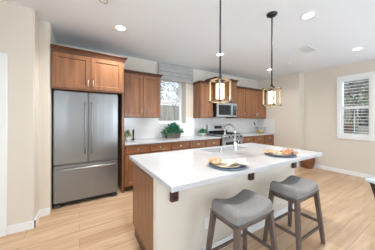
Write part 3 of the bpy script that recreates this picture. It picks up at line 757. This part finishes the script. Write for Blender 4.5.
make_pendant(1.218, 1.326, 'lit wood and iron lantern pendant, the nearer one, hanging before the microwave')
make_pendant(2.108, 1.326, 'lit wood and iron lantern pendant, the farther one, before the cream wall')

# ================================================================== CEILING FITTINGS
def can(x, y, label, power):
    t = thing('recessed_light', label, 'ceiling light', (x, y, CEIL), 'recessed ceiling lights')
    MB().lathe([(0.060, -0.001), (0.088, -0.001), (0.090, -0.004), (0.084, -0.008), (0.066, -0.006), (0.060, -0.001)], (x, y, CEIL), 32).build('trim_ring', 'trim', t)
    MB().lathe([(0, -0.0045), (0.063, -0.0045), (0.063, -0.0015), (0, -0.0015)], (x, y, CEIL), 32).build('lens', 'canlens', t)
    l = bpy.data.lights.new('downlight', 'SPOT'); l.energy = power; l.color = (1, 0.98, 0.95); l.spot_size = R(150); l.spot_blend = 0.8; l.shadow_soft_size = 0.07
    o = bpy.data.objects.new('downlight', l); COL.objects.link(o); o.parent = t; o.location = (0, 0, -0.02)
can(0.515, 2.728, 'lit recessed light in the ceiling before the refrigerator cabinet', P_KCAN)
can(2.505, 2.733, 'lit recessed light seen right behind the nearer pendant rod', P_KCAN)
can(4.411, 2.833, 'lit recessed light in the ceiling right behind the farther pendant rod', P_FARCAN)
can(2.537, 1.096, 'lit recessed light to the right of the farther pendant canopy', P_ICAN)
can(4.542, 1.116, 'lit recessed light above the shuttered window, rightmost on the ceiling', P_CAN)
can(0.55, 1.05, 'lit recessed light over the left end of the island', P_ICAN)
can(0.9, -0.9, 'added unseen recessed light behind the camera', P_CAN)  # extra row of downlights added out of view for overhead light
can(3.2, -0.9, 'added unseen recessed light behind the camera toward the right window', P_CAN)
vt = thing('ceiling_vent', 'white rectangular air vent in the ceiling above the farther pendant', 'vent', (3.75, 1.643, CEIL))
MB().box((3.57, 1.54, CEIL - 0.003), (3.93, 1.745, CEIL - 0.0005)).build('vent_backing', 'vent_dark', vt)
b = MB()
b.box((3.56, 1.53, CEIL - 0.010), (3.585, 1.755, CEIL - 0.0032), 0.001); b.box((3.915, 1.53, CEIL - 0.010), (3.94, 1.755, CEIL - 0.0032), 0.001)
b.box((3.585, 1.53, CEIL - 0.010), (3.915, 1.555, CEIL - 0.0032), 0.001); b.box((3.585, 1.73, CEIL - 0.010), (3.915, 1.755, CEIL - 0.0032), 0.001)
b.build('vent_frame', 'trim', vt)
b = MB()
for k in range(7):
    y = 1.57 + k * 0.025; b.box((3.587, y, CEIL - 0.010), (3.913, y + 0.012, CEIL - 0.0034), rot=Matrix.Rotation(R(12), 3, 'X'))
b.build('vent_slats', 'trim', vt)
tag(MB().lathe([(0, -0.018), (0.022, -0.018), (0.034, -0.006), (0.036, -0.0005), (0, -0.0005)], (4.29, 2.26, CEIL), 20).build('sprinkler_cap', 'ceil', None, (4.29, 2.26, CEIL)),
    'tiny round white sprinkler cap on the ceiling left of the vent', 'sprinkler')
sd = thing('smoke_detector', 'round white smoke detector on the ceiling at the top edge', 'smoke detector', (0.225, 2.15, CEIL))
MB().lathe([(0, -0.035), (0.035, -0.035), (0.055, -0.028), (0.062, -0.010), (0.066, -0.008), (0.066, -0.0005), (0, -0.0005)], (0.225, 2.15, CEIL), 28).build('detector_body', 'trim', sd)
MB().lathe([(0.040, -0.0365), (0.046, -0.0365), (0.046, -0.030), (0.040, -0.030), (0.040, -0.0365)], (0.225, 2.15, CEIL), 28).build('sensor_ring', 'vent_dark', sd)

# ================================================================== PLANTS
def leaf(t, p, d, L, Wd, droop, rnd):
    d = Vector(d).normalized(); s = d.cross(Vector((0, 0, 1)));
    s = s.normalized() if s.length > 0.05 else Vector((1, 0, 0))
    s = (s + Vector((rnd.uniform(-.4, .4), rnd.uniform(-.4, .4), rnd.uniform(-.4, .4)))).normalized(); up = s.cross(d).normalized()
    c = []
    for f, wd in ((0, 0.05), (0.3, 0.9), (0.62, 0.85), (1.0, 0.04)):
        q = Vector(p) + d * (L * f) - Vector((0, 0, 1)) * (droop * L * f * f)
        c.append((t.verts.new(q - s * (Wd * wd / 2) + up * 0.12 * Wd * wd), t.verts.new(q), t.verts.new(q + s * (Wd * wd / 2) + up * 0.12 * Wd * wd)))
    for a, b_ in zip(c, c[1:]):
        t.faces.new((a[0], a[1], b_[1], b_[0])).smooth = True; t.faces.new((a[1], a[2], b_[2], b_[1])).smooth = True
def foliage(c, rx, ry, rz, n, L, Wd, seed, name, m, parent, half=True, ylim=None, zlim=None):
    rnd = random.Random(seed); t = bmesh.new()
    for _ in range(n):
        a = rnd.uniform(0, 2 * pi); e = rnd.uniform(-0.25 if half else -1.2, 1.5); k = rnd.uniform(0.35, 1.0)
        d = Vector((cos(a) * cos(e), sin(a) * cos(e), sin(e)))
        p = Vector((c[0] + d.x * rx * k, c[1] + d.y * ry * k, c[2] + d.z * rz * k))
        if ylim: p.y = min(p.y, ylim)
        if zlim: p.z = max(p.z, zlim)
        dd = d + Vector((rnd.uniform(-.6, .6), rnd.uniform(-.6, .6), rnd.uniform(-.3, .5)))
        if ylim and p.y + L > ylim: dd.y = -abs(dd.y)
        leaf(t, p, dd, L * rnd.uniform(.7, 1.15), Wd * rnd.uniform(.8, 1.15), rnd.uniform(0.1, .6), rnd)
    b = MB(); b.merge(t); return b.build(name, m, parent)
pl = thing('potted_plant', 'bushy blue green plant in grey wicker planter under the kitchen window', 'plant', (1.90, 3.70, 0.9145))
t_ = bmesh.new()
b = MB(); b.hexa([(1.725, 3.63, 0.9145), (2.055, 3.63, 0.9145), (2.055, 3.77, 0.9145), (1.725, 3.77, 0.9145)], [(1.705, 3.62, 1.035), (2.075, 3.62, 1.035), (2.075, 3.78, 1.035), (1.705, 3.78, 1.035)], 0.008)
b.build('planter', 'planter', pl)
foliage((1.90, 3.70, 1.07), 0.23, 0.12, 0.18, 260, 0.08, 0.054, 21, 'foliage', 'leaf_teal', pl, True, 3.85, 1.0)
f2 = foliage((1.90, 3.69, 1.05), 0.29, 0.13, 0.13, 220, 0.08, 0.054, 22, 'trailing_foliage', 'leaf', pl, True, 3.85, 0.97)
gp = thing('potted_plant', 'low sprawling green plant on the worktop just left of the range', 'plant', (2.80, 3.70, 0.9145))
MB().lathe([(0, 0), (0.045, 0), (0.058, 0.07), (0.052, 0.07), (0.045, 0.055), (0, 0.055)], (2.80, 3.72, 0.9145), 24).build('pot', 'pot', gp)
foliage((2.79, 3.70, 1.0), 0.14, 0.09, 0.07, 120, 0.08, 0.04, 31, 'foliage', 'leaf', gp, True, 3.86, 0.97)
lp = thing('potted_plant', 'small pale lime plant in a white pot by the fridge panel', 'plant', (0.84, 3.68, 0.9145))
MB().lathe([(0, 0), (0.040, 0), (0.052, 0.075), (0.046, 0.075), (0.040, 0.06), (0, 0.06)], (0.84, 3.68, 0.9145), 24).build('pot', 'pot', lp)
foliage((0.84, 3.68, 1.03), 0.075, 0.075, 0.075, 130, 0.045, 0.028, 41, 'foliage', 'leaf_lime', lp, True)
pm = thing('pepper_mill', 'slim black mill standing right of the small lime plant', 'pepper mill', (0.955, 3.68, 0.9145))
MB().lathe([(0, 0), (0.026, 0), (0.026, 0.012), (0.017, 0.04), (0.015, 0.09), (0.021, 0.135), (0, 0.135)], (0.955, 3.68, 0.9145), 20).build('mill_body', 'black', pm)
MB().lathe([(0, 0), (0.019, 0), (0.022, 0.03), (0.021, 0.06), (0.013, 0.085), (0.006, 0.088), (0.008, 0.10), (0, 0.105)], (0.955, 3.68, 1.0505), 20).build('mill_cap', 'black', pm)
# glass bowl with lemons and a ladle
bx, by = 5.09, 3.62
o = MB().lathe([(0, 0), (0.10, 0), (0.12, 0.006), (0.17, 0.09), (0.205, 0.185), (0.199, 0.185), (0.163, 0.092), (0.112, 0.012), (0, 0.010)], (bx, by, 0.9145), 40).build('glass_bowl', 'bowlglass', None, (bx, by, 0.9145))
tag(o, 'clear glass bowl holding lemons on the right worktop', 'bowl')
k = 0
lm = None
where = ['at the front left of', 'at the front right of', 'at the back right of', 'at the back left of', 'in the centre of']
for (dx, dy) in ((-0.058, -0.055), (0.058, -0.055), (0.058, 0.055), (-0.058, 0.055)):
    b = MB(); b.lathe([(0, -0.042), (0.006, -0.040), (0.02, -0.032), (0.032, -0.012), (0.033, 0.010), (0.022, 0.03), (0.009, 0.038), (0, 0.043)], (0, 0, 0), 18)
    bmesh.ops.transform(b.bm, matrix=Matrix.Rotation(R(90), 4, 'Y') @ Matrix.Rotation(R(20), 4, 'X'), verts=b.bm.verts)
    lm = b.build('lemon', 'lemon'); lm.location = (bx + dx, by + dy, 0.9145 + 0.046)
    tag(lm, 'yellow lemon lying ' + where[k] + ' the glass bowl', 'lemon', 'lemons in the glass bowl'); k += 1
ld = thing('ladle', 'steel ladle with black grip leaning out of the glass bowl', 'ladle', (bx - 0.14, by, 1.0))
MB().tube([(bx - 0.10, by, 0.985), (bx - 0.19, by - 0.005, 1.112), (bx - 0.265, by - 0.01, 1.19)], 0.006, 10).build('shaft', 'darkgrey', ld)
MB().tube([(bx - 0.255, by - 0.01, 1.180), (bx - 0.275, by - 0.011, 1.202), (bx - 0.305, by - 0.013, 1.234), (bx - 0.312, by - 0.013, 1.242)], [0.012, 0.020, 0.020, 0.010], 12).build('grip', 'black', ld)
MB().lathe([(0, 0), (0.025, 0.006), (0.04, 0.028), (0.037, 0.028), (0.022, 0.009), (0, 0.004)], (bx - 0.085, by, 0.965), 20).build('cup', 'steel', ld)

# floor basket
t = thing('wicker_basket', 'round brown wicker basket on the floor by the right wall', 'basket', (5.46, 2.36, 0))
MB().lathe([(0, 0.0), (0.115, 0.0), (0.125, 0.01), (0.155, 0.12), (0.17, 0.22), (0.165, 0.30), (0.155, 0.34), (0.146, 0.34), (0.155, 0.30), (0.16, 0.22), (0.145, 0.12), (0.115, 0.02), (0, 0.02)], (5.46, 2.36, 0), 40).build('basket_body', 'basket', t)
b = MB(); b.tube([(5.46 + 0.151 * cos(a * pi / 20), 2.36 + 0.151 * sin(a * pi / 20), 0.342) for a in range(41)], 0.011, 8, cap=False); b.build('rim', 'basket', t)

# ================================================================== SHUTTERS
sh = thing('plantation_shutter', 'white louvred plantation shutter filling the window in the right wall', 'shutter', (XR + 0.02, 1.42, RZ0))
x0, x1 = XR + 0.002, XR + 0.03
py0, py1, pz0, pz1 = RY0 + 0.003, RY1 - 0.003, RZ0 + 0.003, RZ1 - 0.003
b = MB()
b.box((x0, py0, pz0), (x1, py0 + 0.055, pz1), 0.003); b.box((x0, py1 - 0.055, pz0), (x1, py1, pz1), 0.003)
b.box((x0, py0 + 0.055, pz0), (x1, py1 - 0.055, pz0 + 0.085), 0.003); b.box((x0, py0 + 0.055, pz1 - 0.075), (x1, py1 - 0.055, pz1), 0.003)
b.box((x0, py0 + 0.055, 1.615), (x1, py1 - 0.055, 1.685), 0.003)
b.build('shutter_frame', 'trim', sh)
def louvers(z0, z1, n):
    for k in range(n):
        z = z0 + (k + 0.5) * (z1 - z0) / n; xc = XR + 0.016; ang = R(3)
        t = bmesh.new(); ring = []
        for q in range(12):
            a = 2 * pi * q / 12; u = 0.032 * cos(a); v = 0.0055 * sin(a)
            ring.append((xc + u * cos(ang) - v * sin(ang), z + u * sin(ang) + v * cos(ang)))
        A = [t.verts.new((p, py0 + 0.057, q)) for p, q in ring]; B = [t.verts.new((p, py1 - 0.057, q)) for p, q in ring]
        t.faces.new(A); t.faces.new(B[::-1])
        for q in range(12): t.faces.new((A[q], B[q], B[(q + 1) % 12], A[(q + 1) % 12])).smooth = True
        bmesh.ops.recalc_face_normals(t, faces=t.faces)
        m = MB(); m.merge(t); m.build('louver', 'trim', sh)
louvers(pz0 + 0.087, 1.613, 8); louvers(1.687, pz1 - 0.077, 8)
MB().box((XR - 0.026, 1.419, 1.06), (XR - 0.018, 1.431, 1.58), 0.002).build('tilt_rod', 'trim', sh)

# ================================================================== TABLE AT THE RIGHT EDGE
tb = thing('dining_table', 'pale blue grey topped table with splayed dark wood legs, at the right edge', 'table', (2.553, 0.566, 0))
tb.rotation_euler = (0, 0, R(-31.7))
def tpart(mb, name, m):
    me = bpy.data.meshes.new(name); mb.bm.to_mesh(me); mb.bm.free(); me.materials.append(M[m])
    o = bpy.data.objects.new(name, me); COL.objects.link(o); o.parent = tb; return o
tpart(MB().box((0, -0.85, 0.715), (1.5, 0, 0.742), 0.004), 'tabletop', 'tabletop')
tpart(MB().box((0.06, -0.79, 0.635), (1.44, -0.06, 0.7145), 0.003), 'apron', 'darkwood')
for sx, sy in ((0, 0), (1, 0), (0, 1), (1, 1)):
    x = 0.015 + sx * 1.47; y = -0.03 - sy * 0.79; dx = -1 if sx else 1; dy = 1 if sy else -1
    def q(x, y, z, wd): return [(x, y, z), (x + dx * wd, y, z), (x + dx * wd, y + dy * wd, z), (x, y + dy * wd, z)]
    tpart(MB().hexa(q(x + dx * 0.185, y + dy * 0.06, 0, 0.055), q(x, y, 0.7145, 0.072), 0.004), 'leg', 'darkwood')

# ================================================================== OUTSIDE THINGS
fe = thing('fence', 'weathered grey board fence seen through the lower kitchen window', 'fence', (3.4, 7.2, -0.25))
b = MB(); x = 0.0
k = 0
while x < 8:
    b.box((x, 7.2, -0.25), (x + 0.135, 7.22, 1.98 + 0.01 * ((k * 7) % 3)), 0.003); x += 0.145; k += 1
b.build('boards', 'fence', fe)
MB().box((0, 7.221, 0.2), (8, 7.26, 0.28)).box((0, 7.221, 1.6), (8, 7.26, 1.68)).build('rails', 'fence', fe)
def tree(x, y, h, r, n, seed, label, m, bare=False):
    t = thing('tree', label, 'tree', (x, y, -0.25))
    rnd = random.Random(seed); b = MB()
    b.tube([(x, y, -0.25), (x + 0.05, y, h * 0.3), (x - 0.04, y, h * 0.6), (x, y, h)], [0.11, 0.09, 0.06, 0.02], 8); b.build('trunk', 'bark', t)
    b = MB()
    for k in range(26):
        a = rnd.uniform(0, 6.28); z = rnd.uniform(0.35, 0.95) * h; L = r * rnd.uniform(.7, 1.2)
        p = Vector((x, y, z)); q = p + Vector((cos(a) * L, sin(a) * L, rnd.uniform(0.2, .8) * L)); mid = (p + q) / 2 + Vector((rnd.uniform(-.15, .15), rnd.uniform(-.15, .15), .1))
        b.tube([p, mid, q], [0.035, 0.022, 0.008], 5)
        for j in range(3):
            s = mid.lerp(q, rnd.uniform(0, 1)); e2 = s + Vector((rnd.uniform(-.6, .6), rnd.uniform(-.6, .6), rnd.uniform(0, .6)))
            b.tube([s, e2], [0.014, 0.005], 4)
    b.build('branches', 'bark', t)
    f = foliage((x, y, h * 0.72), r * 1.2, r * 1.2, h * 0.42, n, 0.16, 0.10, seed, 'foliage', m, t, False)
    return t
tree(2.9, 9.6, 5.2, 1.6, 1500, 3, 'bare branched tree beyond the fence, seen in the kitchen window', 'foliage')
tree(7.2, 11.2, 5.0, 1.6, 1500, 9, 'leafier tree further right beyond the fence outside the kitchen window', 'foliage')
tree(9.3, 2.35, 3.6, 0.9, 500, 5, 'small dark leaved tree outside the shuttered window', 'foliage')
hs = thing('house', 'tan stucco neighbour house seen through the shutters', 'house', (15, 3.0, -0.25))
MB().box((13.5, 0.2, -0.25), (17.5, 7, 2.75)).build('wall', 'stucco', hs)
MB().prism([(13.2, 0), (17.8, 0), (17.8, 7.2), (13.2, 7.2)], 2.751, 2.95).build('eaves', 'rooftile', hs)
MB().hexa([(13.1, -0.1, 2.951), (17.9, -0.1, 2.951), (17.9, 7.3, 2.951), (13.1, 7.3, 2.951)], [(15.2, 1.6, 4.3), (15.6, 1.6, 4.3), (15.6, 5.4, 4.3), (15.2, 5.4, 4.3)]).build('roof', 'rooftile', hs)
f_ = MB().box((13.46, 2.3, 0.9), (13.499, 3.3, 2.1)).build('window', 'trim', hs)
MB().box((13.45, 2.36, 0.96), (13.459, 3.24, 2.04)).build('pane', 'blackglass', f_)
tag(MB().box((10.6, 2.6, -0.25), (10.8, 6.0, 1.15), 0.01).build('garden_wall', 'brick', None, (10.7, 4.3, -0.25)), 'low red brown garden wall outside the shuttered window', 'wall')
sb = thing('shrub', 'low green shrub outside the shuttered window', 'shrub', (9.9, 3.2, -0.25))
MB().tube([(9.9, 3.2, -0.25), (9.9, 3.22, 0.2), (9.92, 3.2, 0.5)], [0.04, 0.03, 0.015], 6).build('stem', 'bark', sb)
foliage((9.9, 3.2, 0.35), 0.6, 0.6, 0.55, 350, 0.14, 0.08, 77, 'foliage', 'leaf', sb, False)
